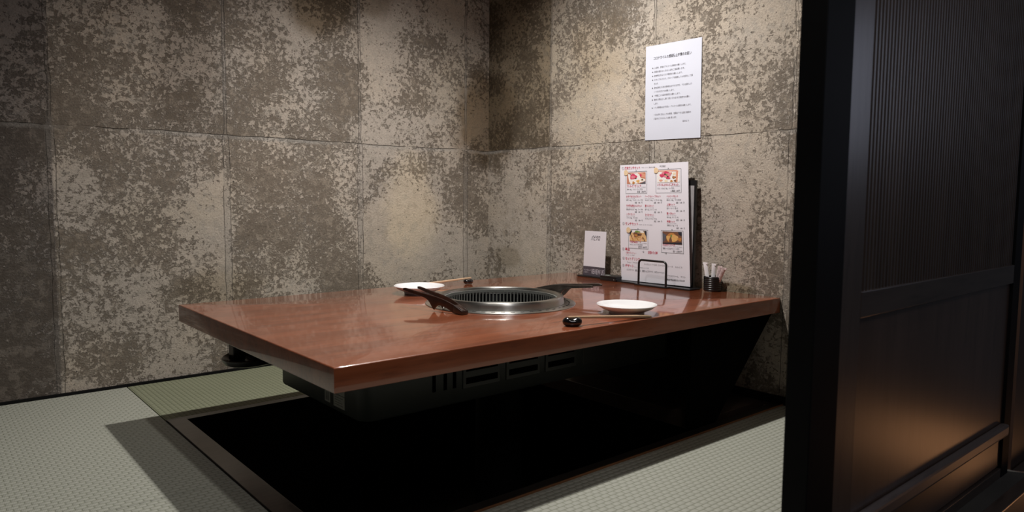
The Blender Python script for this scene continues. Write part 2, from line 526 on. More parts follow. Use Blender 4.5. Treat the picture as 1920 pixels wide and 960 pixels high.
def write(bm, sheet, body, u, v, h, width=None, mat=0, d=.0005, bold=0.0, right=False, slant=0.0):
    """lettering with its baseline at v, height h (metres), optional forced width (fraction of the sheet)"""
    vs, fs = text_polys(body, bold)
    if not vs: return
    x0 = min(p[0] for p in vs); x1 = max(p[0] for p in vs)
    kx = h / sheet.W
    if width: kx = width / (x1 - x0)
    ky = h / sheet.H
    uo = u - (x1 * kx if right else x0 * kx)
    V = [bm.verts.new(sheet.p(uo + (x + slant * y) * kx, v - y * ky, d)) for x, y in vs]
    for f in fs:
        try: q = bm.faces.new([V[i] for i in f]); q.material_index = mat
        except ValueError: pass


# ------------------------------------------------------------------ the room
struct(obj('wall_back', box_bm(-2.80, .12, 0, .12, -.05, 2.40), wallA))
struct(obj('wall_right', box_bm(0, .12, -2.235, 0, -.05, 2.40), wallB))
struct(obj('wall_left', box_bm(-2.90, -2.80, -2.30, .12, -.05, 2.40), PLASTER))
struct(obj('wall_front', box_bm(.0, 1.6, -2.262, -2.237, -.35, 2.40), REDDK))
struct(obj('wall_corridor', box_bm(-4.2, 1.7, -4.05, -3.95, -.35, 2.40), PLASTER))
struct(obj('ceiling', box_bm(-4.2, 1.7, -4.05, .12, 2.40, 2.48), CEIL))

# sunken floor below the table: subfloor with an opening, pit walls and pit floor
PX0, PX1, PY0, PY1 = -1.655, 0.0, -1.615, -.507
bm = bmesh.new()
bx(bm, -2.80, PX0 + .002, -2.30, 0, -.35, -.030)
bx(bm, PX0 + .002, 0, PY1 - .002, 0, -.35, -.030)
bx(bm, PX0 + .002, 0, -2.30, PY0 + .002, -.35, -.030)
struct(obj('floor', bm, PLASTER))
struct(obj('floor_corridor', box_bm(-4.2, 1.7, -3.95, -2.30, -.40, -.35), CORR))
bm = bmesh.new()
bx(bm, PX0, PX1, PY0, PY1, -.46, -.42)
struct(obj('floor_pit', bm, PITW))
struct(obj('wall_pit_left', box_bm(PX0, PX0 + .02, PY0, PY1, -.42, -.001), PITW))
struct(obj('wall_pit_back', box_bm(PX0 + .02, PX1, PY1 - .02, PY1, -.42, -.001), PITW))
struct(obj('wall_pit_front', box_bm(PX0 + .02, PX1, PY0, PY0 + .02, -.42, -.001), PITW))
struct(obj('wall_pit_right', box_bm(PX1 - .02, PX1, PY0 + .02, PY1 - .02, -.42, -.052), PITW))
# frame boards round the pit
struct(obj('trim_1', box_bm(PX0 + .001, PX0 + .052, PY0 + .02, PY1 - .02, -.001, .004, bev=.001), DARKX))
struct(obj('trim_2', box_bm(PX0 + .001, PX1 - .001, PY0 + .003, PY0 + .034, -.001, .003, bev=.001), PITW))
struct(obj('trim_3', box_bm(PX0 + .001, PX1 - .001, PY1 - .034, PY1 - .001, -.001, .003, bev=.001), PITW))
struct(obj('trim_4', box_bm(PX0 + .001, PX1 - .001, PY0 - .0005, PY0 + .0024, -.001, .0042), EDGEW))
# low dark board at the wall end of the pit
struct(obj('trim_5', box_bm(-.34, -.001, PY0 + .080, PY1 - .034, -.052, -.002, bev=.001), DARKX))
# baseboards
struct(obj('baseboard_back', box_bm(-2.80, -.012, -.010, -.0005, 0.0, .009), BLACKW))
struct(obj('baseboard_right', box_bm(-.012, -.0005, -2.20, -.001, 0.0, .026, bev=.001), BLACKW))

# tatami mats, laid edge to edge


def mat_slab(x0, x1, y0, y1, m, label):
    bm = bmesh.new(); bx(bm, x0, x1, y0, y1, -.030, 0.0, bev=.0015)
    return tag(obj('tatami_mat', bm, m), label, 'tatami mat')


mat_slab(-2.798, PX0 - .0015, -1.10, -.011, TAT1, 'large pale tatami mat left of the sunken table pit, running to the back wall')
mat_slab(-2.798, PX0 - .0015, -2.24, -1.102, TAT1, 'pale tatami mat at the bottom edge of the photo, left of the sunken pit')
mat_slab(PX0 + .0015, -.013, PY1 + .001, -.011, TAT2, 'narrow greener tatami mat between the back wall and the sunken pit')
mat_slab(PX0 + .0015, -.013, -2.24, PY0 - .001, TAT1, 'pale tatami mat in front of the pit beside the black door post')

# ------------------------------------------------------------------ sliding door, post and sill on the right
struct(obj('trim_6', box_bm(-1.159, -1.067, -2.278, -2.2355, -.0300, 2.40, bev=.002), BLACKW))
struct(obj('trim_7', box_bm(-1.066, -.001, -2.300, -2.245, 1.93, 2.40, bev=.002), BLACKW))
struct(obj('trim_8', box_bm(-1.066, -.001, -2.2625, -2.2405, -.055, -.0305), DARKX))
struct(obj('trim_9', box_bm(-1.159, 1.6, -2.330, -2.2635, -.35, -.0305, bev=.003), DARKX))

door = bpy.data.objects.new('door_1', None); COL.objects.link(door)
door.location = (-.55, -2.250, -.03); struct(door)
DL, DR, DF, DB = -1.060 + .55, -.030 + .55, -.013, .013       # local extents
DT = 1.96


def dpart(name, x0, x1, y0, y1, z0, z1, m, bev=.0015):
    return obj(name, box_bm(x0, x1, y0, y1, z0 + .03, z1 + .03, bev=bev), m, door)


dpart('stile', DL, -.963 + .55, DF, DB, -.03, 1.92, DARKW)
dpart('stile', -.085 + .55, DR, DF, DB, -.03, 1.92, BLACKW)
dpart('bottom_rail', -.9625 + .55, -.0855 + .55, DF + .001, DB, -.03, -.005, DARKX)
dpart('middle_rail', -.9625 + .55, -.0855 + .55, DF, DB, .481, .528, DARKX)
dpart('top_rail', -.9625 + .55, -.0855 + .55, DF, DB, 1.86, 1.92, DARKX)
dpart('lower_panel', -.9625 + .55, -.0855 + .55, DF + .007, DB - .004, .0, .4805, DOORP, 0)
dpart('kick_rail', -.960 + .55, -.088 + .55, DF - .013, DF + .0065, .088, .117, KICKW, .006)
dpart('crossbar', -.9625 + .55, -.0855 + .55, .000, .008, .868, .884, BLACKW, .001)
bm = bmesh.new()
x_ = -.960 + .55
NS = 63
for i in range(NS):
    xa = x_ + (-.0875 + .55 - x_) * (i + .25) / NS
    bx(bm, xa, xa + .0062, -.008, -.001, .528 + .03, 1.86 + .03)
lat = obj('lattice', bm, DARKW, door)
dpart('backing_panel', -.9625 + .55, -.0855 + .55, .009, .012, .529, 1.859, BLACKW, 0)

# ------------------------------------------------------------------ table
TX0, TX1, TY0, TY1, TZ, TT = -1.6207, -.0012, -1.5838, -.5676, .36, .0507
GC = (-.822, -1.10)
table = thing('low_table', 'low red-brown lacquered wooden table over the sunken pit, one end against the wall', 'table', (-.81, -1.076, -.42))
OFF = Vector((.81, 1.076, .42))


def table_top():
    bm = bmesh.new()
    N = 160
    angs = [2 * PI * i / N for i in range(N)]
    rot = -.0083
    for cx, cy in ((TX0, TY0), (TX0, TY1), (TX1, TY0), (TX1, TY1)):
        angs.append(math.atan2(cy - GC[1], cx - GC[0]) % (2 * PI))
    angs = sorted(angs)

    def outer(a, ins):
        dx, dy = math.cos(a), math.sin(a)
        x0, x1, y0, y1 = TX0 + ins, TX1 - ins, TY0 + ins, TY1 - ins
        t = 1e9
        if dx > 1e-9: t = min(t, (x1 - GC[0]) / dx)
        if dx < -1e-9: t = min(t, (x0 - GC[0]) / dx)
        if dy > 1e-9: t = min(t, (y1 - GC[1]) / dy)
        if dy < -1e-9: t = min(t, (y0 - GC[1]) / dy)
        return GC[0] + dx * t, GC[1] + dy * t
    corner = {round(math.atan2(cy - GC[1], cx - GC[0]) % (2 * PI), 9): (cx, cy) for cx, cy in ((TX0, TY0), (TX0, TY1), (TX1, TY0), (TX1, TY1))}
    rows = [('c', .206, TZ - TT), ('c', .206, TZ), ('c', .26, TZ)]
    for k in range(5):
        th = k / 4 * PI / 2
        rows.append(('o', .0035 * (1 - math.sin(th)), TZ - .0035 * (1 - math.cos(th))))
    for k in range(4):
        th = k / 3 * PI / 2
        rows.append(('o', .002 * (1 - math.cos(th)), TZ - TT + .002 * (1 - math.sin(th))))
    rings = []
    for kind, q, z in rows:
        ring = []
        for a in angs:
            if kind == 'c': px, py = GC[0] + q * math.cos(a), GC[1] + q * math.sin(a)
            else:
                key = round(a, 9)
                if key in corner:
                    cx, cy = corner[key]
                    px = cx + (q if cx < GC[0] else -q); py = cy + (q if cy < GC[1] else -q)
                else: px, py = outer(a, q)
            if kind == 'o': py += rot * px
            ring.append(bm.verts.new(Vector((px, py, z)) + OFF))
        rings.append(ring)
    rings.append(rings[0])
    n = len(angs)
    for A, B in zip(rings, rings[1:]):
        for i in range(n):
            j = (i + 1) % n
            bm.faces.new((A[i], A[j], B[j], B[i]))
    return bm


obj('tabletop', table_top(), TABLE, table, smooth=25)
# support at the wall end, standing on the pit floor
bm = bmesh.new()
bx(bm, -.16 + OFF.x, -.12 + OFF.x, -1.40 + OFF.y, -.76 + OFF.y, 0, TZ - TT + .42, bev=.003)
bx(bm, -.30 + OFF.x, -.02 + OFF.x, -1.42 + OFF.y, -1.40 + OFF.y, .0, .04, bev=.003)
obj('support_panel', bm, BLACKW, table)
# flat black board with a slanting edge between the near right corner and the pit edge
bm = bmesh.new()
solid_prism(bm, [(-.018, .3085), (-.47, .3085), (-.47, -.05), (-.375, -.05)], lambda p: Vector((p[0], -1.566, p[1])) + OFF, lambda p: Vector((p[0], -1.552, p[1])) + OFF)
obj('black_slant_board', bm, BODY_D, table)
# black dish-shaped fitting under the left end
dc = Vector((-1.478, -.762, 0)) + OFF
bm = bmesh.new()
lathe(bm, [(0, .622), (.060, .622), (.078, .629), (.084, .640), (.085, .645), (.082, .647), (.077, .643), (.068, .634), (0, .632)], (dc.x, dc.y), 48)
bmesh.ops.rotate(bm, verts=bm.verts[:], cent=(dc.x, dc.y, .64), matrix=Matrix.Rotation(math.radians(-4), 3, 'Y'))
dish = obj('dish_fitting', bm, BLACKP, table, smooth=40); dish['label'] = 'round black dish hanging under the left end'
bm = bmesh.new()
bx(bm, dc.x - .056, dc.x - .020, dc.y - .0, dc.y + .040, .632, TZ - TT + .4195, bev=.003)
bx(bm, dc.x - .008, dc.x + .05, dc.y - .03, dc.y + .04, .632, TZ - TT + .4195, bev=.003)
obj('bracket', bm, BLACKP, dish)

# ------------------------------------------------------------------ built-in roaster
ro = thing('table_grill', 'round stainless steel grill set into the tabletop with a grey housing below', 'grill', (GC[0], GC[1], -.42))
GZ = .42


def glathe(name, prof, m, n=128, parent=ro, smooth=35, closed=False):
    bm = bmesh.new(); lathe(bm, [(r, z + GZ) for r, z in prof], (0, 0), n, closed)
    return obj(name, bm, m, parent, smooth)


glathe('flange', [(.199, .3605), (.199, .3630), (.232, .3630), (.2345, .3622), (.235, .3605)], STEEL, closed=True)
glathe('rim', [(.1995, .3635), (.1995, .3655), (.1975, .3775), (.1965, .3835), (.1945, .3860), (.1900, .3868), (.1800, .3862), (.1775, .3845), (.1765, .3800), (.1765, .3700), (.1785, .3700), (.1785, .3635)], STEEL, closed=True)
# slot holes in the flange
bm = bmesh.new()
for i in range(48):
    a = 2 * PI * i / 48
    rot = Matrix.Rotation(a, 4, 'Z')
    vs = bx(bm, .2125, .2175, -.0055, .0055, .3631 + GZ, .36335 + GZ)
    for v in vs: v.co = rot @ v.co
obj('flange_holes', bm, BODY_D, ro)
# slotted ring below the rim
bm = bmesh.new()
NSL = 92
zt, zb = .3700 + GZ, .3365 + GZ
for i in range(NSL):
    a = 2 * PI * i / NSL
    rot = Matrix.Rotation(a, 4, 'Z')
    vs = bx(bm, .1735, .1765, -.0022, .0022, zb, zt)
    # rounded shoulders at both ends of each slot
    vs += bx(bm, .1735, .1765, -.0036, .0036, zt - .0015, zt) + bx(bm, .1735, .1765, -.0036, .0036, zb, zb + .0015)
    for v in vs: v.co = rot @ v.co
lathe(bm, [(.1735, zt - .0002), (.1735, zt + .0085), (.1763, zt + .0085), (.1763, zt - .0002)], (0, 0), 128, True)
lathe(bm, [(.1735, zb - .012), (.1735, zb + .0002), (.1765, zb + .0002), (.1765, zb - .012)], (0, 0), 128, True)
obj('slotted_ring', bm, STEEL_D, ro, 35)
glathe('inner_ledge', [(.172, .3285), (.172, .3305), (.166, .3315), (.163, .3305), (.163, .3285)], STEEL_D, closed=True)
glathe('fire_bowl', [(.1860, .3690), (.1860, .300), (.150, .255), (.060, .235), (0, .235), (0, .230), (.062, .230), (.154, .250), (.190, .298), (.190, .3600), (.1980, .3600), (.1980, .3632), (.1860, .3632)], STEEL_B)
# housing with vents
HX0, HX1, HY0, HY1, HZ0, HZ1 = -1.417 - GC[0], -.22 - GC[0], -1.306 - GC[1], -.800 - GC[1], .140 + GZ, .3080 + GZ
bm = bmesh.new()
# rounded-corner box with an opening left for the bowl
RC = .035


def rrect(x0, x1, y0, y1, r, k=6):
    out = []
    for cx, cy, a0 in ((x1 - r, y1 - r, 0), (x0 + r, y1 - r, PI / 2), (x0 + r, y0 + r, PI), (x1 - r, y0 + r, 1.5 * PI)):
        for i in range(k + 1):
            a = a0 + PI / 2 * i / k
            out.append((cx + r * math.cos(a), cy + r * math.sin(a)))
    return out


levels = [(0.012, HZ0), (.003, HZ0 + .002), (0, HZ0 + .008), (0, HZ1 - .030), (.0035, HZ1 - .029), (.0035, HZ1 - .022), (0, HZ1 - .021), (0, HZ1)]
rr = []
for ins, z in levels:
    rr.append([bm.verts.new((x, y, z)) for x, y in rrect(HX0 + ins, HX1 - ins, HY0 + ins, HY1 - ins, RC)])
for A, B in zip(rr, rr[1:]):
    for i in range(len(A)):
        bm.faces.new((A[i], A[(i + 1) % len(A)], B[(i + 1) % len(A)], B[i]))
bm.faces.new(rr[0][::-1])
hous = obj('housing', bm, BODY, ro, smooth=40)
vx = HX0 + .30
for k in range(3):
    bm = bmesh.new()
    bx(bm, vx - .004, vx + .124, HY0 - .0035, HY0 + .004, HZ0 + .038, HZ0 + .112, bev=.0015)
    for zz in (.050, .084):
        bx(bm, vx + .006, vx + .114, HY0 - .0042, HY0 - .003, HZ0 + zz, HZ0 + zz + .017, mat=1)
    obj('vent', bm, [BODY, BODY_D], hous)
    vx += .150
for k, xx in enumerate((.20, .235, .265, .775, .80)):
    obj('vent_slit', box_bm(HX0 + xx, HX0 + xx + .010, HY0 - .0012, HY0 + .002, HZ0 + .045, HZ0 + .105), BODY_D, hous)
s = obj('control_panel', box_bm(HX0 + .755, HX0 + .90, HY0 - .002, HY0 + .004, HZ0 + .035, HZ0 + .115, bev=.0015), BODY, hous)
# stickers on the left face
bm = bmesh.new()
bx(bm, HX0 - .0008, HX0 + .0006, HY0 + .172, HY0 + .202, HZ0 + .016, HZ0 + .046, mat=0)
for q in range(3): bx(bm, HX0 - .0010, HX0 - .0007, HY0 + .179 + q * .007, HY0 + .182 + q * .007, HZ0 + .020, HZ0 + .042, mat=1)
obj('sticker', bm, [STICK, INK], hous)
bm = bmesh.new()
bx(bm, HX0 - .0008, HX0 + .0006, HY0 + .092, HY0 + .152, HZ0 + .014, HZ0 + .066, mat=0)
bx(bm, HX0 - .0010, HX0 - .0007, HY0 + .092, HY0 + .152, HZ0 + .046, HZ0 + .0475, mat=1)
for q in range(4): bx(bm, HX0 - .0010, HX0 - .0007, HY0 + .100 + .006 * (q % 3), HY0 + .145, HZ0 + .020 + q * .0062, HZ0 + .0212 + q * .0062, mat=1)
obj('sticker', bm, [STICK, INK], hous)
# exhaust duct down to the pit floor
bm = bmesh.new(); lathe(bm, [(0, 0), (.10, 0), (.10, .02), (.075, .022), (.075, HZ0 - .001), (0, HZ0 - .001)], (0, 0), 40)
obj('exhaust_duct', bm, BLACKW, ro, 40)


# ------------------------------------------------------------------ plates
def plate(x, y, label, rz=0):
    o_ = thing('plate', label, 'plate', (x, y, TZ), rz, 'small white plates on the table')
    bm = bmesh.new()
    pr = [(0, .0075), (.040, .0078), (.060, .0105), (.076, .0180), (.0850, .0250), (.0862, .0262), (.0856, .0275), (.0835, .0268)]
    prof = [(0, .0085), (.046, .0088), (.062, .0125), (.0760, .0205), (.0838, .0268), (.0855, .0275), (.0863, .0264), (.0850, .0248), (.0740, .0165), (.060, .0098), (.0515, .0068), (.0505, .0012), (.0490, .0002), (.0465, .0004), (.0455, .0040), (0, .0042)]
    lathe(bm, prof, (0, 0), 96)
    obj('dish_body', bm, CERAM, o_, 50)
    # raised foot-ring line under the rim, a hairline glaze edge
    bm = bmesh.new(); lathe(bm, [(.0470, .0001), (.0500, .0001), (.0500, .0009), (.0470, .0009)], (0, 0), 72, True)
    f = obj('foot_ring', bm, plain('unglazed_foot', (.55, .50, .48), .8), o_, 40)
    return o_


plate(-.668, -1.482, 'round white plate at the front right, behind the long near chopsticks')
plate(-.908, -.768, 'round white plate at the far left, behind the left tongs')


# ------------------------------------------------------------------ tongs
def tongs(loc, rz, label, m, tilt=0.0, flip=1):
    t = thing('grill_tongs', label, 'tongs', loc, rz, 'grill tongs beside the round grill')
    t.rotation_euler = (0, -math.radians(tilt), rz)
    # side profile (s along the tool, z up), hinge end at s = 0
    L = .240
    top = [(0, .0125), (.006, .0150), (.03, .0215), (.055, .0285), (.080, .0340), (.105, .0375), (.13, .0395), (.16, .0415), (.19, .0440), (.215, .0465), (.232, .0475), (.240, .0460)]
    bot = [(.240, .0425), (.230, .0415), (.215, .0395), (.19, .0365), (.165, .0335), (.145, .0300), (.132, .0240), (.121, .0110), (.112, .0003), (.110, .0003), (.103, .0100), (.094, .0150), (.080, .0160), (.060, .0120), (.044, .0060), (.036, .0012), (.004, .0004), (0, .0010)]
    poly = top + bot

    def lat(s):                                            # half gap between the two arms
        q = s / L
        return .0060 + .0215 * q ** .9
    for sd in (-1, 1):
        bm = bmesh.new()
        # strip mesh along s so each arm is one bent blade
        S = [i / 48 * L for i in range(49)]

        def ev(lst, s):
            lst = sorted(lst)
            for (a, za), (b, zb_) in zip(lst, lst[1:]):
                if a <= s <= b: return za + (zb_ - za) * ((s - a) / (b - a) if b > a else 0)
            return lst[-1][1]
        cols = []
        for s in S:
            zt_, zb2 = ev(top, s), ev(bot, s)
            if zt_ - zb2 < .002: zb2 = zt_ - .002
            y0 = lat(s) * sd
            wi = .0020 if s < .2 else .0026
            flare = .0020 * math.exp(-((s - .10) / .04) ** 2)
            cols.append([Vector((s, y0 - wi, zb2)), Vector((s, y0 + wi, zb2)), Vector((s, y0 + wi + sd * flare, (zt_ + zb2) / 2)),
                         Vector((s, y0 + wi * .8, zt_)), Vector((s, y0 - wi * .8, zt_)), Vector((s, y0 - wi + sd * flare, (zt_ + zb2) / 2))])
        R = [[bm.verts.new(p) for p in c] for c in cols]
        for A, B in zip(R, R[1:]):
            for k in range(6): bm.faces.new((A[k], A[(k + 1) % 6], B[(k + 1) % 6], B[k]))
        bm.faces.new(R[0][::-1]); bm.faces.new(R[-1])
        obj('arm', bm, m, t, 30)
        # rounded top flange along each blade
        bm = bmesh.new()
        pts = [Vector((s, lat(s) * sd, ev(top, s) + .0002)) for s in [i / 24 * L for i in range(25)]]
        tube(bm, pts, [.0019 + .0006 * i / 24 for i in range(25)], 8)
        obj('arm_ridge', bm, m, t, 60)
    bm = bmesh.new()
    bx(bm, -.003, .034, -.0125, .0125, .0002, .0125, bev=.003)
    for v in bm.verts:
        if v.co.z > .008: v.co.z += max(0, v.co.x) * .36
    obj('hinge_block', bm, m, t, 40)
    return t


tongs((-1.053, -1.222, TZ), math.radians(96), 'dark brown grill tongs left of the round grill, tips toward the far plate', BROWNT, 1.75)
tg = tongs((-.612, -1.012, TZ + .0032), math.radians(-77), 'grey-brown grill tongs behind the grill, tips toward the menu stand', GREYT)
tg.scale = (1.07, 1.07, 1.0)


# ------------------------------------------------------------------ chopsticks and rests
def rest(x, y, rz, label, k=1.0):
    bm = bmesh.new()
    nu, nv = 32, 14
    rings = []
    for i in range(nu + 1):
        s = -1 + 2 * i / nu
        env = math.sqrt(max(0, 1 - abs(s) ** 2.6))
        r = .0125 * env
        sad = .0050 * math.exp(-(s / .42) ** 2)            # saddle for the sticks
        ring = []
        for j in range(nv):
            a = 2 * PI * j / nv
            yy = r * math.cos(a) * .92; zz = r * math.sin(a)
            if zz > 0: zz -= sad * (zz / .0125)
            zz = max(zz, -.0105)
            ring.append(bm.verts.new(Vector((s * .0230 * k, (yy + .003 * s * s) * k, (zz + .0107) * k))))
        rings.append(ring)
    for A, B in zip(rings, rings[1:]):
        for j in range(nv): bm.faces.new((A[j], A[(j + 1) % nv], B[(j + 1) % nv], B[j]))
    bmesh.ops.remove_doubles(bm, verts=bm.verts[:], dist=.00005)
    o_ = obj('chopstick_rest', bm, LACQ, None, 80, (x, y, TZ)); o_.rotation_euler = (0, 0, rz)
    return tag(o_, label, 'chopstick rest', 'black chopstick rests')


rest(-.941, -1.535, math.radians(-38), 'glossy black bean-shaped rest at the near edge, under the front chopsticks', 1.12)
rest(-.612, -.653, math.radians(-20), 'small glossy black rest at the far edge, under the far chopsticks', .85)


def chopsticks(A, B, label):
    A = Vector(A); B = Vector(B); d = B - A; L = d.length
    t = thing('chopsticks', label, 'chopsticks', tuple(A), 0, 'wooden chopsticks on rests')
    t.rotation_euler = d.to_track_quat('X', 'Z').to_euler()
    for sd in (-1, 1):
        bm = bmesh.new()
        secs = [(0, .0014, .0017), (.004, .0017, .0022), (.08, .0024, .0028), (L - .02, .0031, .0032), (L - .002, .0020, .0022), (L, .0015, .0014)]
        R = []
        for s, hw, hh in secs:
            y0 = sd * (.0016 + .0026 * s / L)
            R.append([bm.verts.new((s, y0 + hw * .95 * cx, hh * 1.15 * cz)) for cx, cz in ((-1, -.6), (-.6, -1), (.6, -1), (1, -.6), (1, .6), (.6, 1), (-.6, 1), (-1, .6))])
        for a, b in zip(R, R[1:]):
            for k in range(8): bm.faces.new((a[k], a[(k + 1) % 8], b[(k + 1) % 8], b[k]))
        bm.faces.new(R[0][::-1]); bm.faces.new(R[-1])
        obj('stick', bm, CHOP, t, 30)
    return t


chopsticks((-.952, -1.531, TZ + .0240), (-.672, -1.570, TZ + .0034), 'pale wooden chopsticks along the near table edge in front of the right plate')
chopsticks((-.590, -.640, TZ + .0205), (-.835, -.603, TZ + .0034), 'pale wooden chopsticks at the far table edge behind the left plate')

# ------------------------------------------------------------------ menu stand, folder, menu
ms = thing('menu_stand', 'black wire menu stand holding the tall white menu at the wall end', 'menu stand', (-.085, -1.13, TZ))
bm = bmesh.new()
bx(bm, -.020, .045, -.165, .185, 0, .0055, bev=.0015)
bx(bm, -.040, .010, -.075, .075, 0, .0060, bev=.002)
obj('base_plate', bm, BLACKP, ms, 30)
bm = bmesh.new()
x0 = -.030; ya, yb, zt2, rr_ = .062, -.066, .097, .014
pts = [Vector((x0, ya, .004))]
for i in range(9):
    a = i / 8 * PI / 2
    pts.append(Vector((x0, ya - rr_ + rr_ * math.cos(a), zt2 - rr_ + rr_ * math.sin(a))))
for i in range(9):
    a = PI / 2 + i / 8 * PI / 2
    pts.append(Vector((x0, yb + rr_ + rr_ * math.cos(a), zt2 - rr_ + rr_ * math.sin(a))))
pts.append(Vector((x0, yb, .004)))
tube(bm, pts, .0041, 12)
obj('wire_loop', bm, BLACKM, ms, 60)
bm = bmesh.new()
tube(bm, [Vector((.0225, ya, .004)), Vector((.024, ya, .05)), Vector((.031, ya, .13)), Vector((.0315, ya - .008, .137)), Vector((.0315, yb + .008, .137)), Vector((.031, yb, .13)), Vector((.024, yb, .05)), Vector((.0225, yb, .004))], .0025, 10)
obj('back_wire', bm, BLACKM, ms, 60)

# black clear-sleeve folder leaning behind the menu
fo = thing('menu_folder', 'black menu folder leaning on the wall behind the tall white menu', 'menu folder', (-.045, -1.13, TZ))
FO = Vector((.045, 1.13, -TZ))
sh = Sheet(Vector((-.030, -.99, .757)) + FO, Vector((-.026, -1.252, .757)) + FO, Vector((-.049, -1.268, .3662)) + FO, Vector((-.049, -1.00, .3662)) + FO)
bm = bmesh.new(); sh.body(bm, .010, 2, 2)
obj('cover', bm, BLACKP, fo)
bm = bmesh.new()
sh2 = Sheet(sh.p(.03, .03, .0006), sh.p(.975, .05, .0006), sh.p(.975, .985, .0006), sh.p(.03, .985, .0006))
sh2.body(bm, .0005, 2, 2)
obj('sleeve', bm, CLEARF, fo)

mn = thing('menu_sheet', 'tall white lunch menu with red headings and four food photos, in the wire stand', 'menu', (-.07, -1.11, TZ))
MO = Vector((.07, 1.11, -TZ))
S = Sheet(Vector((-.040, -.899, .821)) + MO, Vector((-.034, -1.221, .825)) + MO, Vector((-.066, -1.268, .370)) + MO, Vector((-.075, -.948, .3668)) + MO, .0035)
bm = bmesh.new(); S.body(bm, .0008, 8, 20)
obj('paper', bm, PAPER2, mn, 40)
HH = .0135
RED, BLK, GRY = 0, 1, 2
LET = [INKR, INK, INKG]


def lettering(name, rows):
    """one part: [(text, u, v, height, width, material, boldness), ...]"""
    bm = bmesh.new()
    for r in rows:
        tx, u, v, h, wd, m_ = r[:6]
        write(bm, S, tx, u, v, h, wd, mat=m_, bold=r[6] if len(r) > 6 else 0)
    return obj(name, bm, LET, mn)


lettering('heading', [('①', .027, .040, HH, None, GRY), ('焼肉ランチセット', .073, .040, HH, .24, RED, .018), ('サラダ・スープ・ご飯おかわり自由', .335, .036, .006, .20, GRY)])
lettering('heading_note', [('平日限定', .60, .034, .008, .085, BLK)])
lettering('heading', [('②', .037, .522, HH, None, GRY), ('ランチセット', .083, .522, HH, .195, RED, .018), ('サラダ・スープ・ライス付き', .29, .522, .006, .20, GRY)])
lettering('heading', [('③', .027, .742, HH, None, GRY), ('単品', .073, .742, HH, .07, RED, .018)])
lettering('heading', [('④', .027, .822, HH, None, GRY), ('セットドリンク', .073, .822, HH, .22, RED, .018)])
lettering('heading', [('⑤', .022, .884, HH, None, GRY), ('デザート', .068, .884, HH, .13, RED, .018), ('ドリンク付きセットです', .205, .886, .006, .22, GRY)])
lettering('menu_item', [('日替わりメニュー', .085, .768, .009, .16, RED), ('ライス・スープ付き', .085, .786, .006, .13, GRY)])
lettering('menu_item', [('日替わり小鉢', .42, .758, .012, .14, RED, .02)])
lettering('side_mark', [('一品', .33, .752, .008, .03, BLK)])
lettering('side_mark', [('一品', .66, .752, .008, .03, BLK)])
lettering('drink_line', [('コーヒー　アイスティー', .10, .850, .008, .19, BLK)])
lettering('drink_line', [('オレンジジュース　ウーロン茶　ジンジャーエール', .36, .855, .008, .30, BLK)])
lettering('drink_line', [('コーラ　カルピス', .70, .858, .007, .20, GRY)])
lettering('dessert_line', [('バニラアイス　抹茶アイス　濃厚ショコラアイス　ゆずシャーベット', .09, .915, .009, .56, BLK), ('アイスクリーム　プリン', .69, .935, .008, .25, BLK)])
lettering('footnote', [('※価格は全て税込み表示となっております', .66, .966, .008, .27, BLK, .015)])
cards = [(.090, .060, .415, .252, 'カルビセット', '和牛 100g　ライス・スープ付き', '並盛 1,080円', .22),
         (.545, .052, .905, .250, 'ハラミ＆上カルビ二種セット', 'ハラミ・カルビ 120g　スープ付き', '二種盛 1,480円', .30),
         (.125, .558, .425, .722, '牛肉野菜定食', 'ライス・スープ・サラダ付き', '定食 980円', .135),
         (.615, .556, .925, .742, 'から揚げハンバーグ', '和風ソース又はデミソース 付き', '並 1,080円', .17)]
items = [(.10, .284, 'おすすめカルビセット', '和牛 100g　ライス・スープ付', .23), (.385, .284, 'ハーフ＆ハーフセット', 'カルビ 50g・ハラミ 50g', .23), (.70, .284, 'ヘルシーセット', '鶏もも 120g　サラダ付き', .16),
         (.10, .364, '牛中落ち黒毛カルビセット', '黒毛和牛カルビ 100g　スープ付', .24), (.385, .364, '豚カルビセット', '豚バラ 120g　ライス・スープ付', .13), (.70, .352, '上塩セット', '塩タン・ロース・豚トロ', .115),
         (.10, .436, 'ハラミセット', 'ハラミ 120g　ライス付', .13), (.385, .440, '食べ比べセット', 'カルビ 50g　ロース 50g　ハラミ 50g', .13), (.70, .426, '鶏トロセット', '鶏もも 120g　ライス・スープ付', .12),
         (.70, .492, '特選セット', '黒毛和牛ロース 100g　スープ付', .11)]
for u, v, t1, t2, wd in items:
    lettering('menu_item', [(t1, u, v, .0098, wd, RED, .012), ('ライス・スープ・サラダ', u, v + .014, .005, .13, GRY), (t2, u, v + .030, .0072, min(.25, wd + .04), BLK), ('並盛　1,080　円', u + .13, v + .051, .0075, .115, BLK)])
for u0, v0, u1, v1, t1, t2, t3, wd in cards:
    ph = (v1 - v0)
    lettering('card_caption', [(t1, u0 + .02, v0 + ph * .70, .0115, wd, RED, .014), ('スープ・サラダ付き', u1 - .14, v0 + ph * .74, .005, .12, GRY), (t2, u0 + .02, v0 + ph * .84, .0078, min(.24, wd + .06), BLK), (t3, u1 - .15, v0 + ph * .95, .0085, .13, BLK)])
C = {}
for nm, col in dict(terracotta=(.50, .20, .12), white_dish=(.78, .74, .72), raw_red=(.58, .05, .12), raw_pink=(.68, .22, .26), char=(.035, .03, .03), fry=(.48, .20, .05),
                    fry_light=(.66, .38, .13), noodle=(.66, .42, .20), brown_meat=(.16, .07, .04), greens=(.16, .26, .06), slate=(.09, .09, .11), bowl=(.02, .02, .03), salmon=(.66, .30, .20), cream=(.75, .62, .42)).items():
    C[nm] = plain('print_' + nm, col, .55, var=.12, vscale=300)
